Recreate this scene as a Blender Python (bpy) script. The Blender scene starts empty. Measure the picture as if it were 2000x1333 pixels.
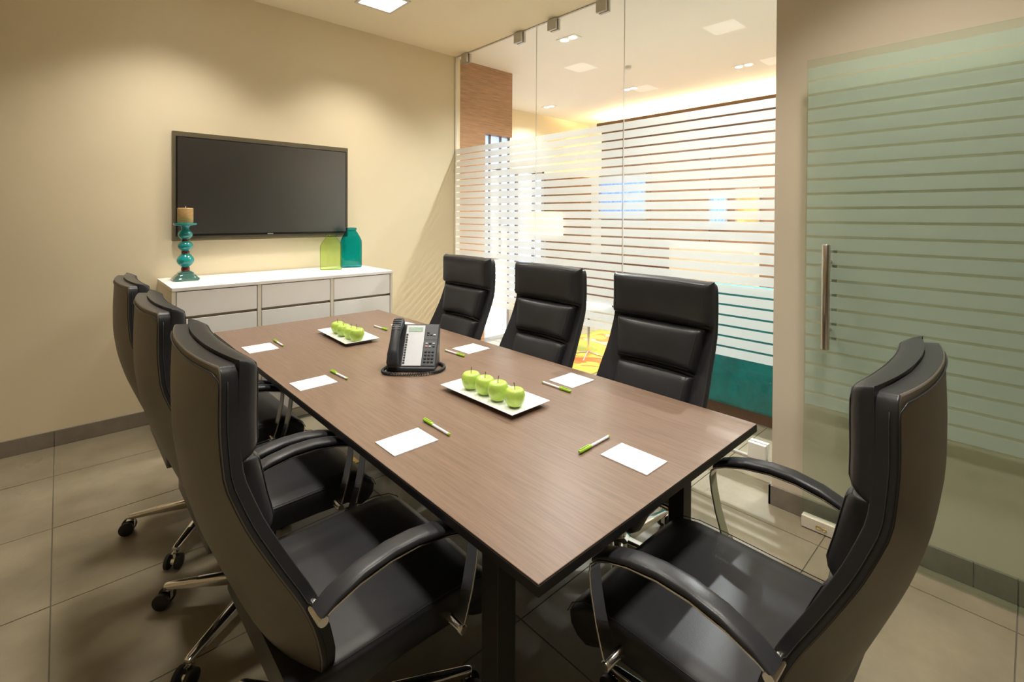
import bpy, bmesh, math, random
from mathutils import Vector, Matrix
random.seed(7)
S = bpy.context.scene
C = S.collection
PI = math.pi

# ------------------------------------------------------------------ camera
cam_d = bpy.data.cameras.new('camera'); cam = bpy.data.objects.new('camera', cam_d); C.objects.link(cam); S.camera = cam
FPX, YAW, PITCH, ROLL, PPY, H = 951.25, math.radians(42.881), math.radians(-0.615), math.radians(-0.286), 431.56, 1.434
cam_d.sensor_width = 36; cam_d.lens = FPX/2000*36; cam_d.shift_y = (PPY-666.5)/2000; cam_d.clip_start = .02
_R = Vector((math.cos(YAW), -math.sin(YAW), 0)); _F0 = Vector((math.sin(YAW), math.cos(YAW), 0)); _Z = Vector((0, 0, 1))
_F = _F0*math.cos(PITCH)+_Z*math.sin(PITCH); _U = -_F0*math.sin(PITCH)+_Z*math.cos(PITCH)
_R2 = _R*math.cos(ROLL)-_U*math.sin(ROLL); _U2 = _R*math.sin(ROLL)+_U*math.cos(ROLL)
m = Matrix((( _R2.x, _U2.x, -_F.x), (_R2.y, _U2.y, -_F.y), (_R2.z, _U2.z, -_F.z))).to_4x4(); m.translation = (0, 0, H)
cam.matrix_world = m

# ------------------------------------------------------------------ world, exposure
w = bpy.data.worlds.new('world'); S.world = w; w.use_nodes = True
w.node_tree.nodes['Background'].inputs[0].default_value = (.75, .85, 1, 1); w.node_tree.nodes['Background'].inputs[1].default_value = .25
S.view_settings.view_transform = 'Standard'; S.view_settings.look = 'None'; S.view_settings.gamma = 1
S.view_settings.use_curve_mapping = False; S.view_settings.exposure = 0.13
ROOM_W, LOBBY_W, CEIL = 11.7, 355.0, 3.07
ROOM_COL, LOBBY_COL = (1, .94, .84), (.97, 1, .99)

# ------------------------------------------------------------------ materials
MATS = {}
def mat(name, col, rough=.5, metal=0, spec=.5, noise=None, bump=None, emit=None, coat=0, trans=0, ior=1.45):
    """noise=(scale, amount, stretch xyz): colour variation; bump=(scale, strength)"""
    m = bpy.data.materials.new(name); m.use_nodes = True; MATS[name] = m
    nt = m.node_tree; b = nt.nodes['Principled BSDF']
    b.inputs['Base Color'].default_value = (*col, 1); b.inputs['Roughness'].default_value = rough
    b.inputs['Metallic'].default_value = metal; b.inputs['Specular IOR Level'].default_value = spec
    b.inputs['Coat Weight'].default_value = coat; b.inputs['Coat Roughness'].default_value = .15
    b.inputs['Transmission Weight'].default_value = trans; b.inputs['IOR'].default_value = ior
    if emit: b.inputs['Emission Color'].default_value = (*emit[0], 1); b.inputs['Emission Strength'].default_value = emit[1]
    if noise or bump:
        tc = nt.nodes.new('ShaderNodeTexCoord')
    if noise:
        mp = nt.nodes.new('ShaderNodeMapping'); nt.links.new(tc.outputs['Object'], mp.inputs[0])
        mp.inputs['Scale'].default_value = noise[2] if len(noise) > 2 else (1, 1, 1)
        n = nt.nodes.new('ShaderNodeTexNoise'); n.inputs['Scale'].default_value = noise[0]; n.inputs['Detail'].default_value = 8; n.inputs['Roughness'].default_value = .65
        nt.links.new(mp.outputs[0], n.inputs['Vector'])
        r = nt.nodes.new('ShaderNodeValToRGB'); a = noise[1]
        r.color_ramp.elements[0].position = .3; r.color_ramp.elements[1].position = .7
        r.color_ramp.elements[0].color = (*[c*(1-a) for c in col], 1); r.color_ramp.elements[1].color = (*[min(1, c*(1+a)) for c in col], 1)
        nt.links.new(n.outputs[0], r.inputs[0]); nt.links.new(r.outputs[0], b.inputs['Base Color'])
    if bump:
        n2 = nt.nodes.new('ShaderNodeTexNoise'); n2.inputs['Scale'].default_value = bump[0]; n2.inputs['Detail'].default_value = 6
        nt.links.new(tc.outputs['Object'], n2.inputs['Vector'])
        bp = nt.nodes.new('ShaderNodeBump'); bp.inputs['Strength'].default_value = bump[1]; bp.inputs['Distance'].default_value = .002
        nt.links.new(n2.outputs[0], bp.inputs['Height']); nt.links.new(bp.outputs[0], b.inputs['Normal'])
    return m
def thin_glass(name, tint, refl=.9, rough=0.0, edge=None):
    m = bpy.data.materials.new(name); m.use_nodes = True; MATS[name] = m; nt = m.node_tree
    nt.nodes.remove(nt.nodes['Principled BSDF']); out = nt.nodes['Material Output']
    t = nt.nodes.new('ShaderNodeBsdfTransparent'); t.inputs[0].default_value = (*tint, 1)
    g = nt.nodes.new('ShaderNodeBsdfGlossy'); g.inputs['Roughness'].default_value = rough; g.inputs[0].default_value = (refl, refl, refl, 1)
    lw = nt.nodes.new('ShaderNodeLayerWeight'); lw.inputs[0].default_value = .5
    pw = nt.nodes.new('ShaderNodeMath'); pw.operation = 'POWER'; pw.inputs[1].default_value = 5; nt.links.new(lw.outputs['Facing'], pw.inputs[0])
    f = nt.nodes.new('ShaderNodeMath'); f.operation = 'MULTIPLY_ADD'; f.inputs[1].default_value = .9; f.inputs[2].default_value = .035; nt.links.new(pw.outputs[0], f.inputs[0])
    if edge:   # longer path through coloured glass towards the rims
        cm = nt.nodes.new('ShaderNodeMix'); cm.data_type = 'RGBA'; cm.inputs[6].default_value = (*tint, 1); cm.inputs[7].default_value = (*edge, 1)
        p2 = nt.nodes.new('ShaderNodeMath'); p2.operation = 'POWER'; p2.inputs[1].default_value = 2.2; nt.links.new(lw.outputs['Facing'], p2.inputs[0])
        nt.links.new(p2.outputs[0], cm.inputs[0]); nt.links.new(cm.outputs[2], t.inputs[0])
    mx = nt.nodes.new('ShaderNodeMixShader')
    for a, b in ((f.outputs[0], mx.inputs[0]), (t.outputs[0], mx.inputs[1]), (g.outputs[0], mx.inputs[2]), (mx.outputs[0], out.inputs[0])): nt.links.new(a, b)
    return m
def frost(name, col, see=.35, clear=.0, dif=.5):
    """etched film: translucent + diffuse, with some blurred view through"""
    m = bpy.data.materials.new(name); m.use_nodes = True; MATS[name] = m; nt = m.node_tree
    nt.nodes.remove(nt.nodes['Principled BSDF']); out = nt.nodes['Material Output']
    tr = nt.nodes.new('ShaderNodeBsdfTranslucent'); tr.inputs[0].default_value = (*col, 1)
    di = nt.nodes.new('ShaderNodeBsdfDiffuse'); di.inputs[0].default_value = (*col, 1)
    rf = nt.nodes.new('ShaderNodeBsdfRefraction'); rf.inputs['Roughness'].default_value = .38; rf.inputs['IOR'].default_value = 1.08; rf.inputs[0].default_value = (*[min(1, c*1.08) for c in col], 1)
    tp = nt.nodes.new('ShaderNodeBsdfTransparent'); tp.inputs[0].default_value = (*col, 1)
    m1 = nt.nodes.new('ShaderNodeMixShader'); m1.inputs[0].default_value = dif
    nt.links.new(tr.outputs[0], m1.inputs[1]); nt.links.new(di.outputs[0], m1.inputs[2])
    m2 = nt.nodes.new('ShaderNodeMixShader'); m2.inputs[0].default_value = see
    nt.links.new(m1.outputs[0], m2.inputs[1]); nt.links.new(rf.outputs[0], m2.inputs[2])
    m3 = nt.nodes.new('ShaderNodeMixShader'); m3.inputs[0].default_value = clear
    nt.links.new(m2.outputs[0], m3.inputs[1]); nt.links.new(tp.outputs[0], m3.inputs[2]); nt.links.new(m3.outputs[0], out.inputs[0])
    return m
mat('wall_paint', (.80, .70, .50), .75, noise=(1.2, .02), bump=(220, .05))
mat('wall_paint_side', (.78, .68, .54), .75, noise=(1.2, .02), bump=(220, .05))
mat('taupe_paint', (.36, .31, .25), .75, noise=(1.2, .03))
mat('ceiling_paint', (.92, .82, .62), .8, noise=(1, .015))
mat('lobby_paint', (.93, .90, .85), .8, noise=(1, .015))
mat('grout', (.16, .14, .105), .8, noise=(30, .1))
mat('skirting', (.24, .205, .165), .4, noise=(14, .12), bump=(60, .1))
mat('wood_table', (.188, .124, .087), .34, noise=(7, .22, (26, .9, 26)), bump=(300, .06))
mat('edge_black', (.012, .010, .009), .45, noise=(30, .1))
mat('leather', (.027, .027, .030), .35, spec=.42, noise=(8, .15), bump=(420, .10))
mat('leather_back_sheen', (.155, .137, .112), .46, spec=.8, noise=(8, .12), bump=(500, .12))  # black leather's rear panel, its sheen put into a lighter base colour
mat('thread', (.035, .034, .033), .7, noise=(90, .2))
mat('chrome', (.80, .79, .77), .10, metal=1, noise=(20, .03))
mat('brushed', (.62, .58, .53), .28, metal=1, noise=(6, .06, (1, 1, .05)))
mat('black_plastic', (.015, .015, .016), .42, noise=(40, .1))
mat('caster_black', (.02, .018, .017), .5, noise=(40, .1))
mat('clamp_metal', (.56, .53, .49), .4, metal=.25, noise=(30, .06))
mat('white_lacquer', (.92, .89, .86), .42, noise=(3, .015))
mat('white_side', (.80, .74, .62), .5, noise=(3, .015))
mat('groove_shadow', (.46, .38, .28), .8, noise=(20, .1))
mat('screen', (.012, .012, .012), .30, spec=.5, ior=2.3, noise=(2, .1), coat=.3)
mat('tv_frame', (.12, .10, .06), .45, noise=(12, .1))
mat('tv_bezel', (.01, .01, .01), .25, noise=(12, .1))
mat('logo_grey', (.55, .53, .50), .4, noise=(100, .1))
mat('porcelain', (.90, .89, .87), .18, coat=.4, noise=(4, .01))
mat('apple_skin', (.42, .60, .10), .32, coat=.25, noise=(14, .22), bump=(120, .05))
mat('apple_stem', (.10, .06, .02), .7, noise=(60, .2))
mat('card_paper', (.92, .91, .90), .7, noise=(40, .01))
mat('pen_green', (.33, .56, .04), .3, noise=(30, .08))
mat('pen_white', (.82, .80, .82), .3, noise=(60, .04))
mat('phone_black', (.022, .024, .028), .42, noise=(30, .1), bump=(500, .05))
mat('phone_grey', (.07, .075, .085), .45, noise=(30, .08))
mat('phone_paper', (.62, .64, .68), .5, noise=(30, .03))
mat('phone_lcd', (.33, .45, .36), .25, noise=(60, .2, (1, 3, 1)))
mat('key_black', (.008, .008, .009), .4, noise=(30, .1))
mat('key_light', (.55, .57, .60), .4, noise=(30, .1))
mat('key_red', (.75, .25, .28), .4, noise=(30, .1))
mat('candle_wax', (.62, .40, .17), .6, noise=(22, .25, (1, 1, 4)))
mat('brass', (.60, .40, .10), .35, metal=.7, noise=(25, .25))
mat('teal_glass', (.01, .40, .42), .08, trans=.35, ior=1.4, coat=.6, noise=(5, .15))
mat('red_glass', (.16, .02, .01), .1, trans=.3, coat=.6, noise=(5, .2))
mat('base_glass', (.12, .34, .30), .06, trans=.65, coat=.6, noise=(5, .15))
mat('teal_velvet', (.004, .19, .20), .75, noise=(9, .30), bump=(300, .3))
mat('plinth_wood', (.13, .05, .02), .4, noise=(8, .3, (1, 12, 12)))
mat('lobby_wood', (.40, .22, .12), .45, noise=(5, .32, (1.2, 1.2, 16)))
mat('dark_wood', (.16, .085, .042), .5, noise=(4, .35, (1, 1.2, 14)))
mat('lamp_shade', (.85, .72, .5), .8, emit=((1, .78, .48), 2.2), noise=(60, .03))
mat('peach', (.78, .50, .34), .8, noise=(20, .08), bump=(260, .2))
mat('white_top', (.84, .82, .79), .35, noise=(5, .02))
mat('day_pane', (.7, .8, 1), .2, emit=((.80, .90, 1.0), 1.5), noise=(3, .05))
mat('blue_pane', (.4, .55, .9), .2, emit=((.45, .62, 1.0), 1.1), noise=(3, .05))
mat('art_blue', (.16, .28, .70), .5, noise=(5, .6, (1, 7, 1)))
mat('art_orange', (.62, .22, .06), .5, noise=(3, .5))
mat('window_frame', (.23, .19, .15), .4, noise=(10, .1))
mat('lamp_face', (1, .95, .85), .5, emit=((1, .95, .86), 2.6), noise=(4, .01))
mat('spot_face', (1, .95, .85), .5, emit=((1, .93, .80), 22), noise=(4, .01))
mat('cove_tape', (1, .8, .4), .5, emit=((1, .80, .46), 190), noise=(4, .01))
mat('light_trim', (.72, .68, .62), .5, noise=(10, .03))
mat('book_tan', (.50, .33, .15), .7, noise=(10, .2))
mat('plant_green', (.07, .12, .02), .6, noise=(10, .3))
thin_glass('clear_glass', (.985, .995, .988))
thin_glass('door_glass', (.93, .98, .955), .8)
thin_glass('green_bottle', (.84, .94, .58), .9, .03, (.10, .30, .02))
thin_glass('teal_bottle', (.05, .62, .66), .9, .03, (0, .05, .07))
frost('frost_film', (.88, .90, .90), .34, 0, .40)
frost('door_film', (.88, .96, .91), .25, .45, .5)

def stone(name, col):
    m = mat(name, col, .30, spec=.5, noise=(3.2, .20), bump=(35, .12)); nt = m.node_tree
    b = nt.nodes['Principled BSDF']
    oi = nt.nodes.new('ShaderNodeObjectInfo'); tc = next(n for n in nt.nodes if n.type == 'TEX_COORD'); mp = next(n for n in nt.nodes if n.type == 'MAPPING')
    cmb = nt.nodes.new('ShaderNodeVectorMath'); cmb.operation = 'ADD'; sc = nt.nodes.new('ShaderNodeVectorMath'); sc.operation = 'SCALE'; sc.inputs[3].default_value = 1
    nt.links.new(tc.outputs['Object'], cmb.inputs[0]); nt.links.new(oi.outputs['Location'], cmb.inputs[1]); nt.links.new(cmb.outputs[0], mp.inputs[0])
    r = nt.nodes.new('ShaderNodeTexNoise'); r.inputs['Scale'].default_value = 5; nt.links.new(cmb.outputs[0], r.inputs['Vector'])
    mr = nt.nodes.new('ShaderNodeMapRange'); mr.inputs[3].default_value = .22; mr.inputs[4].default_value = .42
    nt.links.new(r.outputs[0], mr.inputs[0]); nt.links.new(mr.outputs[0], b.inputs['Roughness'])
    return m
stone('stone_tile', (.265, .225, .155))

m = bpy.data.materials.new('rug_pattern'); m.use_nodes = True; MATS['rug_pattern'] = m
nt = m.node_tree; b = nt.nodes['Principled BSDF']; b.inputs['Roughness'].default_value = .9
tc = nt.nodes.new('ShaderNodeTexCoord'); n = nt.nodes.new('ShaderNodeTexNoise'); n.inputs['Scale'].default_value = 1.7; n.inputs['Detail'].default_value = 2; n.inputs['Distortion'].default_value = 1.6
r = nt.nodes.new('ShaderNodeValToRGB'); r.color_ramp.interpolation = 'CONSTANT'
for i, (p, c) in enumerate(((0, (.22, .22, .03)), (.38, (.55, .30, .03)), (.46, (.62, .37, .05)), (.55, (.58, .15, .03)), (.63, (.60, .47, .2)), (.7, (.24, .24, .04)))):
    e = r.color_ramp.elements[i] if i < 2 else r.color_ramp.elements.new(p)
    e.position = p; e.color = (*c, 1)
nt.links.new(tc.outputs['Object'], n.inputs['Vector']); nt.links.new(n.outputs[0], r.inputs[0]); nt.links.new(r.outputs[0], b.inputs['Base Color'])

# ------------------------------------------------------------------ mesh helpers
class MB:
    def __init__(s): s.v = []; s.f = []; s.mi = []; s.cur = 0
    def add(s, vs, fs):
        o = len(s.v); s.v += [tuple(q) for q in vs]
        for f in fs: s.f.append([i+o for i in f]); s.mi.append(s.cur)
        return s
    def box(s, x0, x1, y0, y1, z0, z1):
        return s.add([(x, y, z) for x in (x0, x1) for y in (y0, y1) for z in (z0, z1)],
                     [(0, 1, 3, 2), (4, 6, 7, 5), (0, 4, 5, 1), (2, 3, 7, 6), (0, 2, 6, 4), (1, 5, 7, 3)])
    def tube(s, pts, rad, n=10, closed=False, flat=None):
        """round tube; flat=(a,b) makes an elliptic section (a along the frame normal, b along binormal)"""
        P = [Vector(p) for p in pts]; k = len(P); rings = []
        up = None
        for i, p in enumerate(P):
            a = P[i-1] if (i > 0 or closed) else p; c = P[(i+1) % k] if (i < k-1 or closed) else p
            t = (c-a).normalized()
            if up is None:
                up = Vector((0, 0, 1)) if abs(t.z) < .9 else Vector((1, 0, 0))
            nn = (up-t*up.dot(t)).normalized(); bb = t.cross(nn); up = nn
            r = rad[i] if isinstance(rad, (list, tuple)) else rad
            rings.append([p+(nn*math.cos(j*2*PI/n)+bb*math.sin(j*2*PI/n))*r for j in range(n)])
        vs = [q for ring in rings for q in ring]; fs = []
        for i in range(k if closed else k-1):
            for j in range(n):
                a = i*n+j; b2 = i*n+(j+1) % n; c2 = ((i+1) % k)*n+(j+1) % n; d = ((i+1) % k)*n+j
                fs.append((a, b2, c2, d))
        if not closed: fs += [tuple(range(n))[::-1], tuple(range((k-1)*n, k*n))]
        return s.add(vs, fs)
    def lathe(s, prof, n=28, cx=0, cy=0, sx=1, sy=1, sq=2.0):
        """prof [(r,z)] bottom to top; sq>2 makes a rounded square section"""
        vs = []
        for r, z in prof:
            for j in range(n):
                a = 2*PI*j/n; c, d = math.cos(a), math.sin(a)
                q = 1/((abs(c)**sq+abs(d)**sq)**(1/sq))
                vs.append((cx+r*c*q*sx, cy+r*d*q*sy, z))
        fs = [(i*n+j, i*n+(j+1) % n, (i+1)*n+(j+1) % n, (i+1)*n+j) for i in range(len(prof)-1) for j in range(n)]
        fs += [tuple(range(n))[::-1], tuple(range((len(prof)-1)*n, len(prof)*n))]
        return s.add(vs, fs)
    def cyl(s, p0, p1, r, n=16): return s.tube([p0, p1], r, n)
    def grid(s, rows, flip=False):
        k = len(rows[0]); fs = []
        for i in range(len(rows)-1):
            for j in range(k-1):
                q = (i*k+j, i*k+j+1, (i+1)*k+j+1, (i+1)*k+j); fs.append(q[::-1] if flip else q)
        return s.add([p for r in rows for p in r], fs)
    def bar(s, path, x, w, t):
        """flat bar swept along a (y,z) path, width w in x, thickness t"""
        k = len(path); vs = []
        for i, (y, z) in enumerate(path):
            a = path[max(0, i-1)]; c = path[min(k-1, i+1)]
            d = Vector((c[0]-a[0], c[1]-a[1])).normalized(); nn = (-d[1], d[0])
            for sx, st in ((-1, -1), (1, -1), (1, 1), (-1, 1)): vs.append((x+sx*w/2, y+nn[0]*st*t/2, z+nn[1]*st*t/2))
        fs = [(i*4+j, i*4+(j+1) % 4, (i+1)*4+(j+1) % 4, (i+1)*4+j) for i in range(k-1) for j in range(4)]
        fs += [(3, 2, 1, 0), tuple((k-1)*4+j for j in range(4))]
        return s.add(vs, fs)
    def build(s, name, mats, parent=None, smooth=None, bevel=None, loc=None, seg=2):
        me = bpy.data.meshes.new(name); me.from_pydata(s.v, [], s.f)
        mats = [mats] if isinstance(mats, str) else mats
        for q in mats: me.materials.append(MATS[q])
        for p, i in zip(me.polygons, s.mi): p.material_index = i
        bm = bmesh.new(); bm.from_mesh(me); bmesh.ops.recalc_face_normals(bm, faces=bm.faces); bm.to_mesh(me); bm.free()
        o = bpy.data.objects.new(name, me); C.objects.link(o)
        if parent: o.parent = parent
        if loc: o.location = loc
        if smooth is not None:
            me.shade_smooth() if smooth >= 180 else me.set_sharp_from_angle(angle=math.radians(smooth))
        if bevel:
            md = o.modifiers.new('edge', 'BEVEL'); md.width = bevel; md.segments = seg; md.limit_method = 'ANGLE'; md.angle_limit = math.radians(40); md.harden_normals = False
            me.shade_smooth(); md2 = o.modifiers.new('wn', 'WEIGHTED_NORMAL'); md2.keep_sharp = False
        return o
def box(*a): return MB().box(*a)
def empty(name, loc=(0, 0, 0), rz=0):
    o = bpy.data.objects.new(name, None); C.objects.link(o); o.location = loc; o.rotation_euler = (0, 0, rz); o.empty_display_size = .1; return o
def tag(o, label=None, cat=None, group=None, kind=None):
    if label: o['label'] = label
    if cat: o['category'] = cat
    if group: o['group'] = group
    if kind: o['kind'] = kind
    return o
def structure(o, label=None): return tag(o, label, kind='structure')
def copy_tree(o, parent=None):
    c = o.copy(); C.objects.link(c); c.parent = parent
    for ch in [q for q in KIDS(o)]: copy_tree(ch, c)
    return c
def KIDS(o): return [q for q in list(o.children)]
def lamp(name, kind, loc, energy, col, rot=(0, 0, 0), size=.25, spot=None, parent=None, blend=.6):
    d = bpy.data.lights.new(name, kind); d.energy = energy; d.color = col
    if kind == 'AREA': d.size = size; d.spread = math.radians(104)
    else: d.shadow_soft_size = size
    if kind == 'SPOT': d.spot_size = math.radians(spot); d.spot_blend = blend
    o = bpy.data.objects.new(name, d); C.objects.link(o); o.location = loc; o.rotation_euler = rot
    if parent: o.parent = parent
    return o

# ------------------------------------------------------------------ room shell
YW, XG, XW, XL, YF = 4.102, 3.012, 2.603, -1.9, -1.9       # tv wall, glass plane, right wall, unseen left and rear walls
WEND = .886                                                # where the right wall stops
structure(box(XL, XG+.05, YW, YW+.12, 0, CEIL).build('wall_back', 'wall_paint'), 'cream painted wall behind the television')
structure(box(XL-.12, XL, YF, YW+.12, 0, CEIL).build('wall_left', 'wall_paint'))
structure(box(XL-.12, XW, YF-.12, YF, 0, CEIL).build('wall_front', 'taupe_paint'))
structure(box(XW, XG+.06, YF-.12, WEND, 0, CEIL).build('wall_right', 'wall_paint_side'), 'beige wall behind the sliding glass door')
structure(box(XL-.12, XG, YF-.12, YW+.12, CEIL, CEIL+.1).build('ceiling', 'ceiling_paint'))
# floor: screed with separate stone tiles
floor = structure(box(XL-.12, 7.3, -2.6, 5.9, -.08, -.004).build('floor', 'grout'), 'grey brown stone tiled floor')
TX, TY, G = 1.225, .60, .0022
tile_me = None
x = -.03-2*TX
while x < 7.2:
    y = .63-TY*7
    while y < 5.8:
        vis = not (x+TX < XL or y+TY < -1.4)
        if vis:
            if tile_me is None:
                t = box(-TX/2+G, TX/2-G, -TY/2+G, TY/2-G, -.01, 0).build('tile', 'stone_tile', floor); tile_me = t.data
            else:
                t = bpy.data.objects.new('tile', tile_me); C.objects.link(t); t.parent = floor
            t.location = (x+TX/2, y+TY/2, random.uniform(-.0006, 0))
        y += TY
    x += TX
# skirting made of stone pieces
def skirting(name, axis, a, b, face, joints, label=None):
    root = structure(empty(name), label)
    cuts = [a]+[j for j in joints if a < j < b]+[b]
    for p, q in zip(cuts, cuts[1:]):
        if axis == 'x': mb = box(p+.001, q-.001, face-.012, face, 0, .096)
        else: mb = box(face-.012, face, p+.001, q-.001, 0, .096)
        mb.build('skirting_tile', 'skirting', root, bevel=.0015, seg=1)
skirting('baseboard_back', 'x', XL, XG-.02, YW, [-.03+TX*k for k in range(-2, 4)], 'grey stone skirting under the cream wall')
skirting('baseboard_right', 'y', YF, WEND+.012, XW, [.03+TY*2*k for k in range(-2, 2)]+[.15], 'grey stone skirting under the beige wall')
o = structure(empty('baseboard_end'))
box(XW-.012, XG-.05, WEND, WEND+.012, 0, .096).build('skirting_tile', 'skirting', o, bevel=.0015, seg=1)

# ------------------------------------------------------------------ glass partition
BTOP, BPITCH, BH, NB = 2.117, .0648, .0528, 24
def bands(parent, lo, hi, xface, film, name='frosted_band'):
    me = None
    for i in range(NB):
        z1 = BTOP-i*BPITCH; z0 = z1-BH
        if me is None:
            q = box(-.0008, 0, lo, hi, 0, BH).build(name, film, parent); me = q.data
        else:
            q = bpy.data.objects.new(name, me); C.objects.link(q); q.parent = parent
        q.location = (xface, 0, z0)
part = structure(empty('window_1', (0, 0, 0)), 'clear glass partition with horizontal frosted bands')
seams = [YW-.012, 2.943, 2.052, .84]
for a, b2 in zip(seams, seams[1:]):
    g = box(XG-.005, XG+.005, b2+.0025, a-.0025, .012, CEIL-.006).build('glass_pane', 'clear_glass', part)
    bands(g, b2+.003, a-.003, XG-.0052, 'frost_film')
for s_ in seams[1:3]:
    box(XG-.004, XG+.004, s_-.0012, s_+.0012, .012, CEIL-.006).build('joint_seal', 'light_trim', part)
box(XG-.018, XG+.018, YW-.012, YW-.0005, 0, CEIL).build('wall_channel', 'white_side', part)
box(XG-.009, XG+.009, .84, YW-.012, CEIL-.008, CEIL-.0005).build('head_channel', 'clamp_metal', part)
box(XG-.012, XG+.012, .84, YW-.012, 0, .012).build('floor_channel', 'clamp_metal', part)
def clamp(y, z0, z1, m_='clamp_metal', wdt=.09):
    c = MB().box(XG-.032, XG-.0065, y-wdt/2, y+wdt/2, z0, z1).box(XG+.0065, XG+.032, y-wdt/2, y+wdt/2, z0, z1)
    c.build('glass_clamp', m_, part, bevel=.003)
for y in (3.935, 3.155, 2.745, 2.245, 1.86): clamp(y, CEIL-.098, CEIL-.008)
clamp(1.10, .012, .105, 'white_lacquer', .1)
clamp(2.3, .012, .1); clamp(3.2, .012, .1)

# ------------------------------------------------------------------ sliding glass door
XD = 2.53
door = structure(empty('door_1', (0, 0, 0)), 'green tinted sliding glass door with frosted bands and steel pull')
dp = box(XD-.005, XD+.005, -.30, .726, .012, 2.154).build('door_glass', 'door_glass', door)
bands(dp, -.30, .720, XD-.0052, 'door_film')
hd = MB().tube([(XD-.072, .625, z) for z in (.853, .856, 1.311, 1.314)], [.014, .016, .016, .014], 18).build('pull_handle', 'brushed', door, smooth=40)
for z in (.935, 1.235):
    MB().cyl((XD-.072, .625, z), (XD+.03, .625, z), .008, 12).build('standoff', 'brushed', hd, smooth=40)
MB().tube([(XD+.048, .625, z) for z in (.853, .856, 1.311, 1.314)], [.012, .013, .013, .012], 14).build('rear_pull', 'brushed', door, smooth=40)
fg = box(XD-.018, XD+.018, .50, .726, .004, .056).build('floor_guide', 'white_side', door, bevel=.002)
lk = MB(); lk.tube([(XD-.0195, .655+.011*math.cos(a*PI/8), .028+.007*math.sin(a*PI/8)) for a in range(16)], .0016, 6, closed=True)
lk.tube([(XD-.0195, .632+.008*math.cos(a*PI/8), .026+.005*math.sin(a*PI/8)) for a in range(16)], .0014, 6, closed=True)
lk.build('lock_emblem', 'brass', fg, smooth=60)

# ------------------------------------------------------------------ room lights (square recessed)
def panel_light(x, y, label, power):
    r = empty('ceiling_light', (x, y, CEIL)); tag(r, label, 'light', 'square recessed ceiling lights')
    a = .135
    MB().box(-a-.02, a+.02, -a-.02, -a, -.006, -.0005).box(-a-.02, a+.02, a, a+.02, -.006, -.0005).box(-a-.02, -a, -a, a, -.006, -.0005).box(a, a+.02, -a, a, -.006, -.0005).build('frame', 'light_trim', r)
    box(-a, a, -a, a, -.004, -.001).build('diffuser', 'lamp_face', r)
    lamp('light_source', 'AREA', (0, 0, -.012), power, ROOM_COL, size=.26, parent=r)
for x_, xl in ((1.82, 'on the glass wall side'), (.55, 'on the plain wall side')):
    for y_, yl in ((3.43, 'nearest the television wall'), (1.85, 'over the middle of the table'), (.27, 'over the table end')):
        panel_light(x_, y_, 'square recessed ceiling light '+yl+', '+xl, ROOM_W)

# ------------------------------------------------------------------ lobby beyond the glass
structure(box(XG, 7.3, -2.6, 5.9, CEIL, CEIL+.1).build('ceiling_lobby', 'lobby_paint'))
structure(box(7.0, 7.1, -2.6, 5.62, 0, CEIL).build('wall_lobby_side', 'lobby_paint'))
structure(box(XG+.05, 7.1, 5.5, 5.6, 0, CEIL).build('wall_lobby_far', 'wall_paint'))
structure(box(XG+.06, 7.1, -2.6, -2.5, 0, CEIL).build('wall_lobby_near', 'lobby_paint'))
ww = structure(empty('wall_lobby_wood'), 'brown wood panelled wall beyond the glass')
box(3.062, 3.43, 4.13, 4.30, 0, 2.3345).build('wood_panel', 'lobby_wood', ww)
box(3.062, 3.83, 4.13, 4.30, 2.335, CEIL).build('wood_panel', 'lobby_wood', ww)
wn = structure(empty('window_2'), 'blue lit glazed opening in the wood wall')
for x0, x1, z0, z1, mm in ((3.442, 3.824, .06, .93, 'day_pane'), (3.44, 3.53, .96, 2.33, 'blue_pane'), (3.545, 3.69, .96, 1.95, 'day_pane'), (3.545, 3.69, 1.97, 2.33, 'blue_pane'), (3.705, 3.82, .96, 1.3, 'day_pane'), (3.705, 3.82, 1.32, 2.33, 'blue_pane')):
    box(x0, x1, 4.20, 4.21, z0, z1).build('pane', mm, wn)
for xm in (3.537, 3.697): box(xm-.007, xm+.007, 4.17, 4.24, .96, 2.335).build('mullion', 'window_frame', wn)
for xm in (3.434, 3.826): box(xm-.007, xm+.007, 4.17, 4.24, 0, 2.335).build('mullion', 'window_frame', wn)
box(3.442, 3.818, 4.18, 4.23, .932, .958).build('transom', 'window_frame', wn)
wn = structure(empty('window_3'), 'bright daylight window on the far lobby wall')
for x0, x1, z0, z1, mm in ((4.45, 4.9, .15, 2.1, 'day_pane'), (4.98, 5.13, .15, 2.1, 'blue_pane'), (5.2, 5.5, 1.0, 2.1, 'day_pane'), (5.2, 5.5, .15, .97, 'blue_pane'), (5.56, 5.72, .15, 2.1, 'blue_pane')):
    box(x0, x1, 5.47, 5.49, z0, z1).build('pane', mm, wn)
for xm in (4.43, 4.94, 5.165, 5.53, 5.74): box(xm-.02, xm+.02, 5.44, 5.499, .1, 2.15).build('mullion', 'window_frame', wn)
box(4.41, 5.76, 5.44, 5.499, 2.1, 2.15).build('head_rail', 'window_frame', wn)
fd = structure(empty('wall_lobby_dado'), 'dark timber panelling low on the far cream wall')
for k in range(2): box(5.79+k*.6, 6.385+k*.6, 5.44, 5.499, 0, 2.12).build('timber_panel', 'dark_wood', fd, bevel=.003, seg=1)
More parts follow.
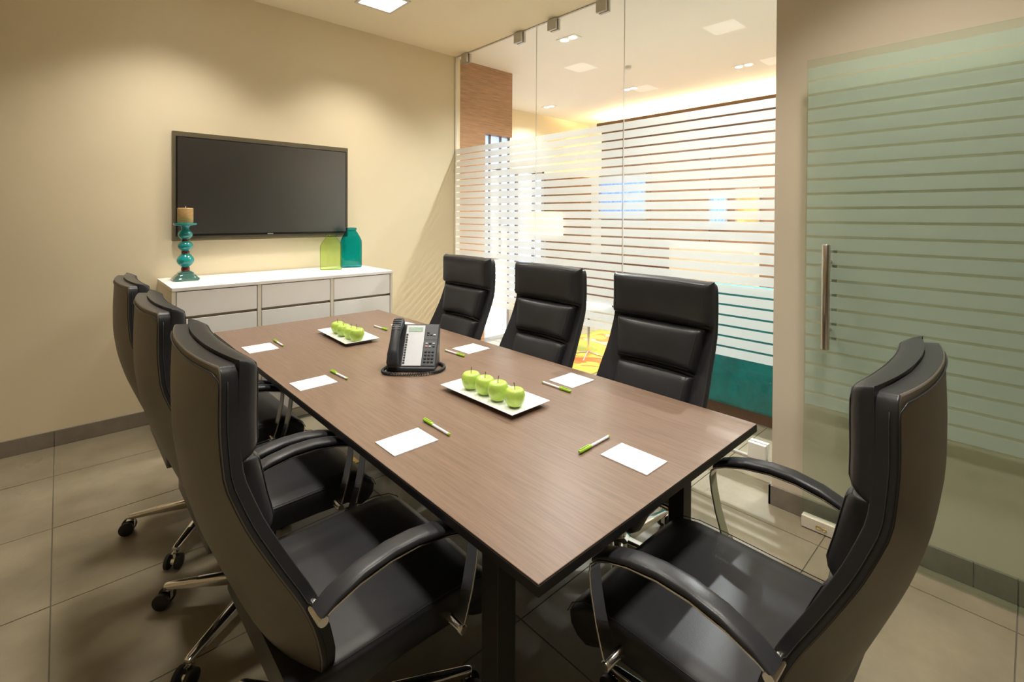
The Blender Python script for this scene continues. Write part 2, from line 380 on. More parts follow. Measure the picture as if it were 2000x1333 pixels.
# dark timber feature wall with cove above
fw = structure(empty('wall_lobby_feature'), 'dark timber panelled wall with glowing cove on top')
yy = -2.4
while yy < 4.8:
    y2 = min(yy+.9, 4.85)
    box(6.42, 6.60, yy+.004, y2-.004, 0, 2.88).build('timber_panel', 'dark_wood', fw, bevel=.003, seg=1); yy += .9
box(6.36, 6.62, -2.4, 4.85, 2.881, 2.925).build('cornice', 'dark_wood', fw)
box(6.70, 6.74, -2.4, 4.84, 2.90, 2.915).build('cove_tape', 'cove_tape', fw)
# lobby downlights, twin spots
def downlight(x, y, label, power):
    r = empty('downlight', (x, y, CEIL)); tag(r, label, 'light', 'twin recessed lobby downlights')
    f = MB().box(-.055, .055, -.11, .11, -.006, -.0005).build('trim_plate', 'lobby_paint', r)
    for s_ in (-1, 1):
        MB().lathe([(.034, -.0085), (.036, -.0065)], 20, 0, s_*.05).build('bulb_face', 'spot_face', r)
    lamp('spot_source', 'SPOT', (0, 0, -.03), power, LOBBY_COL, size=.03, spot=142, parent=r, blend=1)
for x_, y_, lb in ((3.44, 2.95, 'twin downlight right behind the glass partition'), (5.42, 2.17, 'twin downlight over the lobby nearest the beige wall edge'),
                   (5.36, 3.56, 'twin lobby downlight beside the narrow glass seam'), (5.37, 4.98, 'twin downlight near the far cream lobby wall'),
                   (3.9, 1.25, 'twin downlight over the teal sofa'), (5.42, .6, 'twin downlight over the lobby behind the beige wall')):
    downlight(x_, y_, lb, LOBBY_W*(.35 if y_ > 4.5 else .55 if x_ < 3.5 else 1.25))
tag(MB().lathe([(.03, CEIL-.03), (.034, CEIL-.012), (.034, CEIL-.001)], 16, 4.55, 3.05).build('sprinkler', 'light_trim', smooth=40), 'small round sprinkler head on the lobby ceiling', 'sprinkler')

# lobby furniture
so = empty('sofa', (3.5, 1.2, 0)); tag(so, 'teal velvet sofa seen from behind through the glass', 'sofa')
box(.03, .82, -.95, 1.0, 0, .075).build('plinth', 'plinth_wood', so, bevel=.004)
box(0, .17, -.98, 1.03, .076, .935).build('backrest', 'teal_velvet', so, bevel=.03, seg=3)
box(.172, .86, -.82, .87, .076, .44).build('seat', 'teal_velvet', so, bevel=.04, seg=3)
for a, b2 in ((-.98, -.822), (.872, 1.03)): box(.172, .86, a, b2, .076, .62).build('armrest', 'teal_velvet', so, bevel=.04, seg=3)
rug = box(3.28, 5.7, 2.72, 3.70, .0005, .012).build('rug', 'rug_pattern', bevel=.003); tag(rug, 'yellow, orange and olive patterned rug in the lobby', 'rug')
st = empty('side_table', (3.9, 3.06, .012)); tag(st, 'slim chrome pedestal side table on the patterned rug', 'table')
MB().lathe([(.22, .5), (.23, .505), (.23, .52), (.22, .525)], 32).build('table_top', 'white_top', st, smooth=40)
MB().cyl((0, 0, .03), (0, 0, .499), .014, 14).build('pole', 'chrome', st, smooth=40)
for k in range(4):
    a = k*PI/2+.4; MB().tube([(.012*math.cos(a), .012*math.sin(a), .05), (.19*math.cos(a), .19*math.sin(a), .008)], [.011, .007], 8).build('foot', 'chrome', st, smooth=60)
fl = empty('floor_lamp', (4.8, 4.51, 0)); tag(fl, 'floor lamp with a glowing cream drum shade behind the glass', 'lamp')
MB().lathe([(.15, 0), (.15, .012), (.02, .025)], 28).build('base', 'brushed', fl, smooth=40)
MB().cyl((0, 0, .02), (0, 0, 1.35), .011, 12).build('pole', 'brushed', fl, smooth=40)
sh = MB(); sh.lathe([(.24, 1.17), (.24, 1.18), (.235, 1.48), (.235, 1.49)], 36).build('lamp_shade', 'lamp_shade', fl, smooth=40)
ac = empty('armchair', (4.8, 2.25, .0)); tag(ac, 'peach upholstered high lounge chair beyond the teal sofa', 'chair')
box(0, .14, -.45, .45, .14, 1.15).build('backrest', 'peach', ac, bevel=.04, seg=3)
box(.142, .72, -.33, .33, .14, .44).build('seat', 'peach', ac, bevel=.04, seg=3)
for a, b2 in ((-.45, -.332), (.332, .45)): box(.142, .72, a, b2, .14, .62).build('armrest', 'peach', ac, bevel=.03, seg=3)
for a in (.05, .65):
    for c_ in (-.38, .38): MB().cyl((a, c_, .0), (a, c_, .139), .018, 10).build('leg', 'plinth_wood', ac, smooth=40)
def art(y0, y1, z0, z1, m_, label):
    r = empty('picture', (6.40, (y0+y1)/2, (z0+z1)/2)); tag(r, label, 'picture'); a, b2 = (y1-y0)/2, (z1-z0)/2
    box(-.004, .018, -a+.02, a-.02, -b2+.02, b2-.02).build('canvas', m_, r)
    MB().box(-.012, .018, -a, a, -b2, -b2+.02).box(-.012, .018, -a, a, b2-.02, b2).box(-.012, .018, -a, -a+.02, -b2+.02, b2-.02).box(-.012, .018, a-.02, a, -b2+.02, b2-.02).build('frame', 'window_frame', r)
art(3.96, 4.82, 1.38, 2.08, 'art_blue', 'blue picture on the dark timber wall near the far corner')
art(2.75, 3.0, 1.3, 1.75, 'art_blue', 'narrow blue picture on the dark timber wall')
art(2.35, 2.65, 1.35, 1.8, 'art_orange', 'orange picture on the dark timber wall')
# shelf unit and planter between, only glimpsed through the clear gaps
cs = empty('console', (6.1, 3.6, 0)); tag(cs, 'low dark console standing against the timber wall', 'cabinet')
box(-.2, .3, -.9, 1.1, 0, .8).build('body', 'plinth_wood', cs, bevel=.004); box(-.22, .31, -.92, 1.12, .801, .83).build('console_top', 'dark_wood', cs, bevel=.003)

# ------------------------------------------------------------------ television
tv = empty('television', (1.20, YW, 1.627)); tag(tv, 'wall mounted flat black television above the white cabinet', 'television')
W2, H2 = .628, .382
MB().box(-W2, W2, -.042, -.001, H2-.032, H2).box(-W2, W2, -.042, -.001, -H2, -H2+.032).box(-W2, -W2+.018, -.042, -.001, -H2+.032, H2-.032).box(W2-.014, W2, -.042, -.001, -H2+.032, H2-.032).build('wall_frame', 'tv_frame', tv)
box(-W2+.0185, W2-.0145, -.05, -.002, -H2+.0325, H2-.0325).build('housing', 'tv_bezel', tv, bevel=.002)
box(-W2+.027, W2-.023, -.0515, -.0502, -H2+.048, H2-.040).build('screen', 'screen', tv)
lg = MB()
for k in range(6): lg.box(-.020+k*.007, -.0148+k*.007, -.0512, -.0502, -H2+.0365, -H2+.0425)
lg.build('maker_mark', 'logo_grey', tv)

# ------------------------------------------------------------------ cabinet
CX0, CX1, CY, CZ = .486, 1.945, 3.492, .991
cab = empty('drawer_cabinet', ((CX0+CX1)/2, (CY+YW)/2, 0)); tag(cab, 'long white drawer cabinet under the television', 'cabinet')
def L(x0, x1, y0, y1, z0, z1): cx, cy = cab.location.x, cab.location.y; return (x0-cx, x1-cx, y0-cy, y1-cy, z0, z1)
box(*L(CX0, CX1, CY-.004, YW-.014, CZ-.022, CZ)).build('worktop', 'white_lacquer', cab, bevel=.002)
divs = [CX0, .967, 1.455, CX1]
mb = MB()
for i, d_ in enumerate(divs):
    lo = d_-.011 if 0 < i < 3 else (d_ if i == 0 else d_-.02); hi = d_+.011 if 0 < i < 3 else (d_+.02 if i == 0 else d_)
    mb.box(*L(lo, hi, CY, YW-.016, .03, CZ-.0225))
mb.box(*L(CX0+.021, CX1-.021, YW-.03, YW-.016, .03, CZ-.0225)); mb.box(*L(CX0+.021, CX1-.021, CY+.06, CY+.08, .001, .06))
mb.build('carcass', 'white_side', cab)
rows = [(.812, .964), (.640, .794), (.468, .622), (.296, .450), (.09, .278)]
for i in range(3):
    x0 = divs[i]+(.024 if i == 0 else .015); x1 = divs[i+1]-(.024 if i == 2 else .015)
    for z0, z1 in rows:
        dw = box(*L(x0, x1, CY+.001, CY+.019, z0, z1)).build('drawer', 'white_lacquer', cab, bevel=.0012, seg=1)
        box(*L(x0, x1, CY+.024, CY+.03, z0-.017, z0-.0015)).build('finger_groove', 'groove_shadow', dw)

# objects on the cabinet
ch = empty('candle_holder', (.615, 3.87, CZ)); tag(ch, 'teal glass candle holder on a stepped square base', 'candle holder')
MB().lathe([(.072, .0), (.076, .006), (.076, .012), (.06, .028), (.058, .034), (.045, .044), (.043, .052), (.028, .062)], 32, sq=6).build('base', 'base_glass', ch, smooth=35)
MB().lathe([(.024, .062), (.026, .075), (.023, .088)], 28).build('collar', 'red_glass', ch, smooth=60)
def bead(z0, z1, r):
    p = []
    for k in range(11):
        t = k/10; p.append((.02+(r-.02)*math.sin(PI*t)**.85 if 0 < k < 10 else .022, z0+(z1-z0)*t))
    return p
MB().lathe(bead(.088, .178, .050), 32).build('bead', 'teal_glass', ch, smooth=60)
MB().lathe([(.022, .178), (.024, .187), (.022, .196)], 28).build('collar', 'red_glass', ch, smooth=60)
MB().lathe(bead(.196, .262, .045), 32).build('bead', 'teal_glass', ch, smooth=60)
MB().lathe([(.022, .262), (.024, .268), (.022, .274)], 28).build('collar', 'red_glass', ch, smooth=60)
MB().lathe(bead(.274, .338, .043), 32).build('bead', 'teal_glass', ch, smooth=60)
MB().lathe([(.024, .338), (.022, .35), (.03, .364), (.062, .368), (.068, .374), (.068, .381), (.062, .383)], 36).build('dish', 'teal_glass', ch, smooth=50)
cd = empty('candle', (.615, 3.87, CZ+.3835)); tag(cd, 'short tan pillar candle on the teal glass holder', 'candle')
MB().lathe([(.043, 0), (.045, .003), (.045, .096), (.042, .099), (.012, .095), (.004, .094)], 32).build('wax', 'candle_wax', cd, smooth=40)
MB().tube([(0, 0, .093), (.001, 0, .105), (.003, 0, .112)], .0015, 6).build('wick', 'white_top', cd, smooth=60)
def bottle(name, x, y, h, wd, m_, label):
    r = empty(name, (x, y, CZ)); tag(r, label, 'bottle', 'coloured glass bottles on the cabinet'); r.rotation_euler[2] = -.42
    a = wd/2; dp_ = .42
    prof = [(a*.5, .006), (a*.9, .0), (a*.98, .006), (a, .02), (a, h*.62), (a*.97, h*.68), (a*.84, h*.76), (a*.62, h*.86), (a*.46, h*.92), (a*.42, h*.94)]
    MB().lathe(prof, 40, sx=1, sy=dp_, sq=5).build('body', m_, r, smooth=60)
    MB().lathe([(a*.43, h*.93), (a*.5, h*.945), (a*.52, h*.965), (a*.5, h*.99), (a*.42, h), (a*.34, h*.99)], 32, sx=1, sy=.8).build('lip', m_, r, smooth=60)
bottle('green_bottle', 1.60, 3.86, .285, .168, 'green_bottle', 'squat lime green glass bottle on the white cabinet')
bottle('teal_bottle', 1.80, 3.93, .335, .172, 'teal_bottle', 'taller teal glass bottle on the white cabinet')

# ------------------------------------------------------------------ table
TX0, TX1, TY0, TY1, TZ = .657, 1.71, .629, 3.27, .74
tb = empty('conference_table', ((TX0+TX1)/2, (TY0+TY1)/2, 0)); tag(tb, 'long brown woodgrain conference table with black legs', 'table')
hx, hy = (TX1-TX0)/2, (TY1-TY0)/2
box(-hx+.001, hx-.001, -hy+.001, hy-.001, TZ-.004, TZ).build('table_top', 'wood_table', tb, bevel=.001, seg=1)
box(-hx, hx, -hy, hy, TZ-.027, TZ-.0042).build('edge_band', 'edge_black', tb, bevel=.0015, seg=1)
tcx, tcy = tb.location.x, tb.location.y
for lx, ly in ((.712, .804), (1.522, .804), (.80, 3.03), (1.567, 3.03)):
    box(lx-tcx-.027, lx-tcx+.027, ly-tcy-.027, ly-tcy+.027, .001, TZ-.0275).build('leg', 'edge_black', tb, bevel=.002)
for ly, xa, xb in ((.804, .740, 1.494), (3.03, .831, 1.536)): box(xa-tcx, xb-tcx, ly-tcy-.02, ly-tcy+.02, TZ-.075, TZ-.0275).build('cross_rail', 'edge_black', tb, bevel=.002)
box(-.03, .03, .825-tcy, 3.009-tcy, TZ-.075, TZ-.0275).build('centre_rail', 'edge_black', tb, bevel=.002)

# ------------------------------------------------------------------ chairs
def interp(tab, z):
    if z >= tab[0][0]: return tab[0][1]
    for (a, va), (b2, vb) in zip(tab, tab[1:]):
        if z >= b2:
            t = (z-b2)/(a-b2); return vb+(va-vb)*t
    return tab[-1][1]
def sm(tab, z, e=.03): return sum(interp(tab, z+k*e/2)*w_ for k, w_ in ((-2, .1), (-1, .25), (0, .3), (1, .25), (2, .1)))
YE = [(1.16, -.356), (1.03, -.358), (.93, -.350), (.83, -.312), (.733, -.263), (.65, -.218), (.58, -.190), (.50, -.172), (.36, -.165)]
YC = [(1.16, -.380), (1.03, -.386), (.93, -.386), (.83, -.372), (.733, -.345), (.65, -.313), (.58, -.285), (.50, -.252), (.42, -.205), (.36, -.160)]
WD = [(1.152, .232), (1.143, .246), (1.12, .252), (.95, .254), (.80, .258), (.70, .266), (.62, .270), (.50, .262), (.43, .235), (.38, .19), (.36, .165)]
TH = .036
def rear(x, z):
    s_ = min(1, abs(x)/max(.01, interp(WD, z))); c_ = sm(YC, z); e_ = sm(YE, z)
    return c_+(e_-c_)*s_**2.2
def nrm(x, z):
    d = (rear(x, z+.02)-rear(x, z-.02))/.04
    v = Vector((0, 1, -d)); return v.normalized()
def front(x, z): return Vector((x, rear(x, z), z))+nrm(x, z)*TH
def edge_samples(n=7):
    c_ = [1, .99, .965, .93, .87, .76]+[.6-.6*k/(n-1) for k in range(n)]
    return [-q for q in c_]+[q for q in reversed(c_[:-1])]
US = edge_samples(5)
assert (len(US)-1) % 4 == 0, len(US)
def pad(z0, z1, w0, w1, T):
    def pt(u, v, lift=1.0):
        t = (v+1)/2; z = z0+(z1-z0)*t; x = u*(w0+(w1-w0)*t)
        pf = lambda a: max(0, 1-abs(a)**13)**.5
        # rounded corners
        off = T*pf(u)*pf(v)*(.80+.20*(1-u*u)*(1-v*v))
        return front(x, z)+nrm(x, z)*(off*lift-.004)
    return pt
def cushion(name, root, z0, z1, w0, w1, T, m_='leather'):
    pt = pad(z0, z1, w0, w1, T)
    o = MB().grid([[pt(u, v) for u in US] for v in US]).grid([[pt(u, v, 0) for u in US[::4]] for v in US[::4]], True).build(name, m_, root, smooth=180)
    st = MB(); e = .945
    for e_, loop in ((.90, 1),):
        pts = [pt(-e_+2*e_*k/16, e_) for k in range(17)]+[pt(e_, e_-2*e_*k/10) for k in range(1, 11)]+[pt(e_-2*e_*k/16, -e_) for k in range(1, 17)]+[pt(-e_, -e_+2*e_*k/10) for k in range(1, 10)]
        st.tube([p+nrm(p.x, p.z)*.0003 for p in pts], .0011, 5, closed=True)
    st.build('stitching', 'thread', o, smooth=180)
    return o
def make_chair():
    r = empty('office_chair')
    # backrest shell
    zs = [1.152, 1.148, 1.14, 1.125]+[1.11-.0275*k for k in range(24)]+[.44, .42, .40, .38, .37, .36]
    ss = [-1+2*k/18 for k in range(19)]
    R = [[Vector((s_*interp(WD, z), rear(s_*interp(WD, z), z), z)) for s_ in ss] for z in zs]
    F = [[front(s_*interp(WD, z)*.985, z) for s_ in ss] for z in zs]
    n, k = len(zs), len(ss); vs = [p for row in R for p in row]+[p for row in F for p in row]; N = n*k; fs = []; mi = []
    for i in range(n-1):
        for j in range(k-1):
            a = i*k+j; fs.append((a, a+1, a+k+1, a+k)); mi.append(1)
            fs.append((N+a, N+a+k, N+a+k+1, N+a+1)); mi.append(0)
        for j in (0, k-1):
            a = i*k+j; fs.append((a, a+k, N+a+k, N+a)); mi.append(0)
    for j in range(k-1):
        for i in (0, n-1):
            a = i*k+j; fs.append((a, a+1, N+a+1, N+a)); mi.append(0)
    mb = MB(); mb.add(vs, fs); mb.mi = mi
    sh = mb.build('back_shell', ['leather', 'leather_back_sheen'], r, bevel=.007, seg=3)
    p = MB(); q = [R[i][0]+Vector((.004, -.001, 0)) for i in range(n-6, 2, -1)]+[R[3][j]+Vector((0, -.0012, .012)) for j in range(1, k-1)]+[R[i][k-1]+Vector((-.004, -.001, 0)) for i in range(3, n-5)]
    p.tube(q, .0016, 6); p.build('rear_piping', 'leather', sh, smooth=180)
    for s_ in (-1, 1):
        p = MB()
        p.tube([F[i][0 if s_ < 0 else k-1]*.35+R[i][0 if s_ < 0 else k-1]*.65+Vector((s_*.0008, 0, 0)) for i in range(3, n-5)], .0011, 5)
        p.build('side_seam', 'thread', sh, smooth=180)
    # cushions
    cushion('headrest', r, .962, 1.160, .250, .249, .062)
    cushion('back_cushion', r, .748, .950, .190, .220, .082)
    cushion('lumbar_cushion', r, .520, .738, .172, .186, .066)
    # seat
    prof = [(-.235, .470), (-.15, .472), (0, .474), (.12, .477), (.21, .476), (.262, .466), (.296, .444), (.312, .414), (.308, .384), (.288, .364), (.262, .356), (.238, .366), (.21, .382), (.1, .388), (-.12, .388), (-.235, .40)]
    xs = [-.262, -.258, -.245, -.2, -.1, 0, .1, .2, .245, .258, .262]
    vs = []
    for x in xs:
        e = max(0, (abs(x)-.245)/.017); sc = .013*e*e; cz = sum(z for _, z in prof)/len(prof)
        dome = .006*(1-(x/.262)**2)
        for y, z in prof: vs.append((x, y-math.copysign(sc, y), z-math.copysign(sc, z-.42)+(dome if z > .44 else 0)))
    k = len(prof); fs = [(i*k+j, i*k+(j+1) % k, (i+1)*k+(j+1) % k, (i+1)*k+j) for i in range(len(xs)-1) for j in range(k)]+[tuple(range(k)), tuple(range((len(xs)-1)*k, len(xs)*k))]
    se = MB().add(vs, fs).build('seat', 'leather', r, smooth=50)
    for s_ in (-1, 1): MB().tube([(s_*.2575, y, z+.0015) for y, z in prof[1:8]], .0013, 5).build('stitching', 'thread', se, smooth=180)
    # arms
    for s_ in (-1, 1):
        x = s_*.305
        path = [(-.196, .640), (-.18, .652), (-.12, .673), (-.05, .686), (.02, .687), (.09, .677), (.145, .661), (.176, .646), (.189, .632), (.192, .612), (.187, .57), (.174, .51), (.157, .455), (.146, .425)]
        a = MB().bar(path, x, .040, .0055).build('arm_frame', 'chrome', r, bevel=.0012, seg=1)
        top = [(-.205, .652), (-.17, .676), (-.11, .699), (-.04, .711), (.02, .711), (.08, .702), (.135, .686), (.165, .672), (.182, .655)]
        bot = [(-.190, .6495), (-.168, .6605), (-.11, .679), (-.045, .6905), (.02, .691), (.085, .682), (.138, .667), (.168, .654), (.180, .644)]
        vs = []; K = 14
        for (ty, tz), (by, bz) in zip(top, bot):
            for j in range(K):
                g = 2*PI*j/K; cx_, sz_ = math.cos(g), math.sin(g)
                ex = math.copysign(abs(cx_)**.55, cx_)*.0255; t = .5+.5*math.copysign(abs(sz_)**.7, sz_)
                vs.append((x+ex, by+(ty-by)*t, bz+(tz-bz)*t))
        nn = len(top); fs = [(i*K+j, i*K+(j+1) % K, (i+1)*K+(j+1) % K, (i+1)*K+j) for i in range(nn-1) for j in range(K)]+[tuple(range(K))[::-1], tuple(range((nn-1)*K, nn*K))]
        MB().add(vs, fs).build('arm_pad', 'leather', a, smooth=55)
        for y, z, x0 in ((-.196, .640, .252), (.146, .424, .255)):
            q = MB(); q.tube([(s_*x0, y, z), (s_*.325, y, z), (s_*.327, y, z)], [.0115, .0115, .010], 16); q.build('pivot_pin', 'chrome', a, smooth=40)
    # mechanism, column, base
    box(-.11, .11, -.15, .12, .315, .387).build('tilt_mechanism', 'black_plastic', r, bevel=.012)
    MB().lathe([(.034, .10), (.034, .20), (.026, .202), (.026, .316)], 20).build('gas_column', 'chrome', r, smooth=40)
    MB().lathe([(.052, .066), (.056, .075), (.054, .108), (.036, .118)], 24).build('base_hub', 'chrome', r, smooth=40)
    for i in range(5):
        a = PI/2+2*PI*i/5
        vs = []
        for rr, wv, zt, zb in ((.045, .024, .114, .072), (.12, .021, .107, .072), (.24, .017, .096, .070), (.335, .0135, .086, .066), (.352, .010, .083, .068)):
            for sx, z in ((-1, zb), (1, zb), (1, zt-.006), (.55, zt), (-.55, zt), (-1, zt-.006)): vs.append((sx*wv, rr, z))
        fs = [(k2*6+j, k2*6+(j+1) % 6, (k2+1)*6+(j+1) % 6, (k2+1)*6+j) for k2 in range(4) for j in range(6)]+[tuple(range(6))[::-1], tuple(range(24, 30))]
        leg = MB().add(vs, fs).build('base_leg', 'chrome', r, bevel=.003)
        leg.rotation_euler = (0, 0, a-PI/2+ROT)
        cs_ = MB(); yo = .335; co = .018
        for s_ in (-1, 1):
            cs_.cur = 0
            cs_.tube([(s_*.012, yo+co, .0295), (s_*.014, yo+co, .0295), (s_*.026, yo+co, .0295), (s_*.028, yo+co, .0295)], [.024, .0285, .0285, .025], 20)
        cs_.cur = 1
        cs_.tube([(-.011, yo+co, .0295), (.011, yo+co, .0295)], .013, 14); cs_.box(-.0095, .0095, yo-.008, yo+co+.004, .028, .06); cs_.cyl((0, yo, .05), (0, yo, .068), .008, 12)
        cs_.build('caster', ['caster_black', 'chrome'], leg, smooth=40)
    return r
ROT = 0
chair = make_chair()
CH = [(1.215, .50, 0, 0, 'black leather high-back office chair alone at the table end beside the sliding glass door'),
      (.570, 1.262, -PI/2, -21, 'black leather office chair opposite the glass wall, the one farthest from the white cabinet'),
      (.560, 1.945, -PI/2, 0, 'black leather office chair opposite the glass wall, middle one of its row of three'),
      (.550, 2.635, -PI/2, 16, 'black leather office chair opposite the glass wall, the one closest to the white cabinet'),
      (1.690, 1.165, PI/2, 33, 'black leather office chair backing onto the glass wall, in front of the teal sofa'),
      (1.690, 1.87, PI/2, 0, 'black leather office chair backing onto the glass wall, middle one of its row'),
      (1.690, 2.61, PI/2, 20, 'black leather office chair backing onto the glass wall, closest to the television wall')]
for i, (x, y, a, br, lb) in enumerate(CH):
    o = chair if i == 0 else copy_tree(chair)
    for q in o.children:
        if q.name.startswith('base_leg'): q.rotation_euler[2] += math.radians(br)
    o.location = (x, y, 0); o.rotation_euler = (0, 0, a); tag(o, lb, 'chair', 'black office chairs around the conference table')

# ------------------------------------------------------------------ on the table
def plate(x, y, rz, label):
    r = empty('plate', (x, y, TZ), rz); tag(r, label, 'plate', 'white rectangular plates on the table')
    a, b2 = .096, .205
    def ring(ax, by, z): return [(-ax, -by, z), (ax, -by, z), (ax, by, z), (-ax, by, z)]
    L_ = [ring(a-.03, b2-.035, .0005), ring(a-.028, b2-.033, .006), ring(a, b2, .019), ring(a, b2, .022), ring(a-.004, b2-.004, .022), ring(a-.030, b2-.036, .0105)]
    vs = [p for q in L_ for p in q]; fs = [(i*4+j, i*4+(j+1) % 4, (i+1)*4+(j+1) % 4, (i+1)*4+j) for i in range(5) for j in range(4)]+[(3, 2, 1, 0), (20, 21, 22, 23)]
    MB().add(vs, fs).build('dish', 'porcelain', r, bevel=.0012, seg=2)
    return r
plate(1.205, 1.40, .02, 'white rectangular plate of apples nearest the table end')
plate(1.19, 2.645, -.03, 'white rectangular plate of apples near the white cabinet')
ap_prof = []
for k in range(23):
    t = PI*k/22; rr = math.sin(t)**.82 if 0 < k < 22 else 0
    z = -math.cos(t); rad = .0395*rr*(1+.06*z)
    zz = .040*z
    if z > .6: zz -= .016*((z-.6)/.4)**2*(1-rr*.6)
    if z < -.7: zz += .008*((-z-.7)/.3)**2*(1-rr*.6)
    ap_prof.append((max(.0006, rad), zz+.0365))
apple0 = None
def apple(x, y, label, grp, k):
    global apple0
    if apple0 is None:
        r = empty('apple'); MB().lathe(ap_prof, 28).build('fruit', 'apple_skin', r, smooth=180)
        MB().tube([(0, 0, .062), (.001, .001, .074), (.004, .002, .088)], [.0014, .0013, .0018], 6).build('stem', 'apple_stem', r, smooth=180); apple0 = r
    else: r = copy_tree(apple0)
    r.location = (x, y, TZ+.0112); r.rotation_euler = (random.uniform(-.05, .05), random.uniform(-.05, .05), random.uniform(0, 6)); s_ = random.uniform(.95, 1.0)
    r.scale = (s_, s_, s_*random.uniform(.97, 1.05)); tag(r, label, 'apple', grp)
ordn = ['closest to the phone', 'second from the phone', 'third from the phone', 'farthest from the phone']
for k, y in enumerate((1.508, 1.428, 1.345, 1.262)): apple(1.186+.003*(k % 2), y, 'green apple on the plate near the table end, '+ordn[k], 'green apples in a row on the front plate', k)
ordn = ['closest to the cabinet', 'second from the cabinet', 'third from the cabinet', 'closest to the phone']
for k, y in enumerate((2.735, 2.652, 2.568, 2.487)): apple(1.175-.002*(k % 2), y, 'green apple on the plate near the cabinet, '+ordn[k], 'green apples in a row on the back plate', k)
# cards and pens
cards = [(.757, 2.725, 0, .138, .148, 'white note card on the table corner by the white cabinet, opposite the glass wall'), (.762, 2.015, .03, .150, .118, 'white note card beside the phone, opposite the glass wall'),
         (.775, 1.302, .0, .150, .116, 'white note card before the front chair opposite the glass wall'), (1.199, .776, 0, .106, .152, 'white note card at the table end before the lone chair'),
         (1.577, 1.323, 0, .142, .126, 'white note card before the chair in front of the teal sofa'), (1.563, 1.99, .03, .143, .134, 'white note card before the middle chair on the glass wall side'),
         (1.585, 2.705, .1, .118, .112, 'white note card partly hidden behind the phone')]
for x, y, a, w_, l_, lb in cards:
    o = box(-w_/2, w_/2, -l_/2, l_/2, 0, .003).build('note_card', 'card_paper', loc=(x, y, TZ+.0003)); o.rotation_euler = (0, 0, a)
    tag(o, lb, 'card', 'white note cards at each seat')
pen0 = None
pens = [((.857, 2.832), (.856, 2.69), 'green and white pen by the note card on the cabinet corner, opposite the glass wall'), ((.874, 2.111), (.881, 1.96), 'green and white pen by the note card beside the phone'),
        ((.896, 1.396), (.893, 1.24), 'green and white pen by the card before the front chair opposite the glass wall'), ((1.104, .897), (1.262, .902), 'green and white pen lying across the table end'),
        ((1.462, 1.232), (1.462, 1.392), 'green and white pen by the card before the teal sofa chair'), ((1.446, 1.894), (1.439, 2.05), 'green and white pen before the middle chair on the glass wall side'),
        ((1.435, 2.638), (1.427, 2.782), 'green and white pen partly hidden behind the phone')]
for (ax, ay), (bx, by), lb in pens:
    if pen0 is None:
        r = empty('pen')
        MB().tube([(.048, 0, .0055), (.145, 0, .0055)], .0042, 14).build('barrel', 'pen_white', r, smooth=40)
        cp = MB().tube([(0, 0, .0062), (.003, 0, .0062), (.053, 0, .0062), (.056, 0, .0062)], [.004, .0056, .0058, .005], 14).build('cap', 'pen_green', r, smooth=40)
        box(.004, .045, -.0012, .0012, .0118, .0138).build('clip', 'pen_green', cp)
        MB().tube([(.1455, 0, .0055), (.151, 0, .0055), (.153, 0, .0055)], [.0043, .0043, .003], 14).build('end_plug', 'pen_green', r, smooth=40); pen0 = r
    else: r = copy_tree(pen0)
    r.location = (ax, ay, TZ+.0004); r.rotation_euler = (0, 0, math.atan2(by-ay, bx-ax)); tag(r, lb, 'pen', 'green and white pens at each seat')

# ------------------------------------------------------------------ telephone
ph = empty('telephone', (1.128, 1.868, TZ), -.76); tag(ph, 'black desk telephone with coiled cord on the table', 'telephone')
# local: x right along the front edge, y away from the viewer, face slopes up and back
FA = math.radians(52); FL = .205
def face(u, v, lift=0): return Vector((u, .012+v*math.cos(FA)-lift*math.sin(FA), .022+v*math.sin(FA)+lift*math.cos(FA)))
def slab(mb, u0, u1, v0, v1, l0, l1):
    return mb.add([face(u, v, l) for u in (u0, u1) for v in (v0, v1) for l in (l0, l1)], [(0, 1, 3, 2), (4, 6, 7, 5), (0, 4, 5, 1), (2, 3, 7, 6), (0, 2, 6, 4), (1, 5, 7, 3)])
mb = MB(); hw = .108
pr = [(.0, .002), (.004, .020), face(0, 0)[1:], face(0, FL)[1:], (face(0, FL)[1]+.02, face(0, FL)[2]-.006), (.135, .06), (.14, .002)]
vs = [(sx*hw, p[0], p[1]) for sx in (-1, 1) for p in pr]; k = len(pr)
mb.add(vs, [tuple(range(k)), tuple(range(k, 2*k))]+[(j, (j+1) % k, k+(j+1) % k, k+j) for j in range(k)])
body = mb.build('body', 'phone_black', ph, bevel=.005)
slab(MB(), .044, .104, .004, FL-.006, .0006, .003).build('keypad_panel', 'phone_grey', ph, bevel=.001)
paper = slab(MB(), -.042, .043, .004, FL-.008, .0006, .0035).build('faceplate', 'phone_paper', ph)
slab(MB(), -.032, .034, FL-.04, FL-.018, .0037, .0047).build('display', 'phone_lcd', paper)
key0 = None
def key(u, v, m_, wu=.010, wv=.008):
    q = slab(MB(), u-wu/2, u+wu/2, v-wv/2, v+wv/2, .0031, .006); q.build('key', m_, ph, bevel=.001, seg=1)
for i in range(12): slab(MB(), -.040, -.031, .012+i*.0122, .019+i*.0122, .0037, .006).build('line_key', 'key_black', paper)
for i in range(4):
    for j in range(3): key(.058+j*.016, .022+i*.0155, 'key_black', .011, .009)
for i in range(2):
    for j in range(3): key(.058+j*.016, .094+i*.014, 'key_red' if (i, j) == (0, 0) else ('key_light' if (i+j) % 2 else 'key_black'), .011, .006)
for j in range(3): key(.060+j*.015, .150, 'key_light' if j == 2 else 'key_black', .011, .006)
key(.060, .160, 'key_black', .011, .006)
slab(MB(), .046, .102, .1255, .1265, .0031, .0036).build('panel_line', 'key_black', ph)
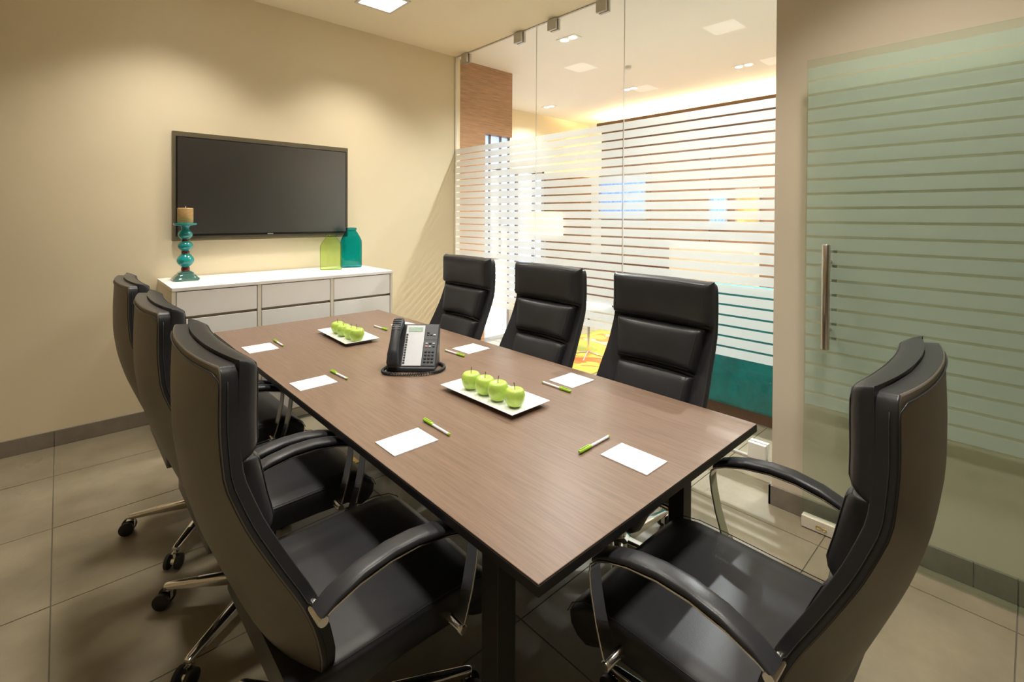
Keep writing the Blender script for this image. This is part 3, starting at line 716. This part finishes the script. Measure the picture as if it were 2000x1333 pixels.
# handset on the left of the face
hs = MB(); pts = []; rad = []
for k in range(15):
    t = k/14; v = -.012+t*.232; lift = .026+.022*math.sin(PI*t)**.8; pts.append(face(-.078, v, lift)); 
vs = []; K = 12
for i, p in enumerate(pts):
    t = i/14; wv = .021+.006*abs(math.cos(PI*t))**2; hv = .016+.009*abs(math.cos(PI*t))**3
    if i in (0, 14): wv *= .75; hv *= .7
    n_ = Vector((0, -math.sin(FA), math.cos(FA)))
    for j in range(K):
        g = 2*PI*j/K; c_, s_ = math.cos(g), math.sin(g)
        vs.append(p+Vector((math.copysign(abs(c_)**.7, c_)*wv, 0, 0))+n_*(math.copysign(abs(s_)**.7, s_)*hv-(.008 if abs(t-.5) > .33 else 0)))
fs = [(i*K+j, i*K+(j+1) % K, (i+1)*K+(j+1) % K, (i+1)*K+j) for i in range(14) for j in range(K)]+[tuple(range(K))[::-1], tuple(range(14*K, 15*K))]
hso = MB().add(vs, fs).build('handset', 'phone_black', ph, smooth=60)
rb = MB()
for i in range(6):
    p = face(-.078, .150+i*.0105, .026+.022*math.sin(PI*(.162+i*.0105)/.232)**.8+.0165+i*.0008)
    rb.tube([p+Vector((-.019, 0, 0)), p+Vector((.019, 0, 0))], .0022, 6)
rb.build('grip_ribs', 'phone_grey', hso, smooth=60)
# coiled cord
cmb = MB(); path = []
P0 = [(-.105, .02, .02), (-.118, -.01, .012), (-.10, -.035, .0085), (-.03, -.05, .0085), (.05, -.045, .0085), (.115, -.015, .0085), (.14, .03, .0085), (.135, .08, .0085), (.108, .115, .0085)]
def cr(P, t):
    i = min(len(P)-2, int(t)); f = t-i; g = lambda q: Vector(P[max(0, min(len(P)-1, q))]); a, b2, c_, d_ = g(i-1), g(i), g(i+1), g(i+2)
    return .5*((2*b2)+(c_-a)*f+(2*a-5*b2+4*c_-d_)*f*f+(3*b2-a-3*c_+d_)*f**3)
NP = 620
for i in range(NP):
    t = (len(P0)-1)*i/(NP-1); c_ = cr(P0, t); d_ = (cr(P0, min(len(P0)-1, t+.02))-cr(P0, max(0, t-.02))).normalized()
    n1 = Vector((0, 0, 1)); n1 = (n1-d_*n1.dot(d_)).normalized(); n2 = d_.cross(n1); ang = i*2*PI/7
    path.append(c_+(n1*math.cos(ang)+n2*math.sin(ang))*.0058)
cmb.tube(path, .0019, 5); cmb.build('coiled_cord', 'phone_black', ph, smooth=180)

# ------------------------------------------------------------------ brass plates standing in for unidentified yellow patches under the table
for y, lb in ((1.43, 'brass plate standing in for a yellow patch under the near part of the table'), (2.72, 'brass plate standing in for a yellow patch under the far part of the table')):
    r = empty('floor_patch_plate', (1.20, y, .0003)); tag(r, lb, 'outlet', 'brass plates standing in for yellow floor patches')
    box(-.07, .07, -.07, .07, 0, .003).build('cover_plate', 'brass', r, bevel=.001, seg=1)
    for s_ in (-1, 1): box(-.05, .05, s_*.03-.022, s_*.03+.022, .0031, .005).build('flap', 'brass', r)
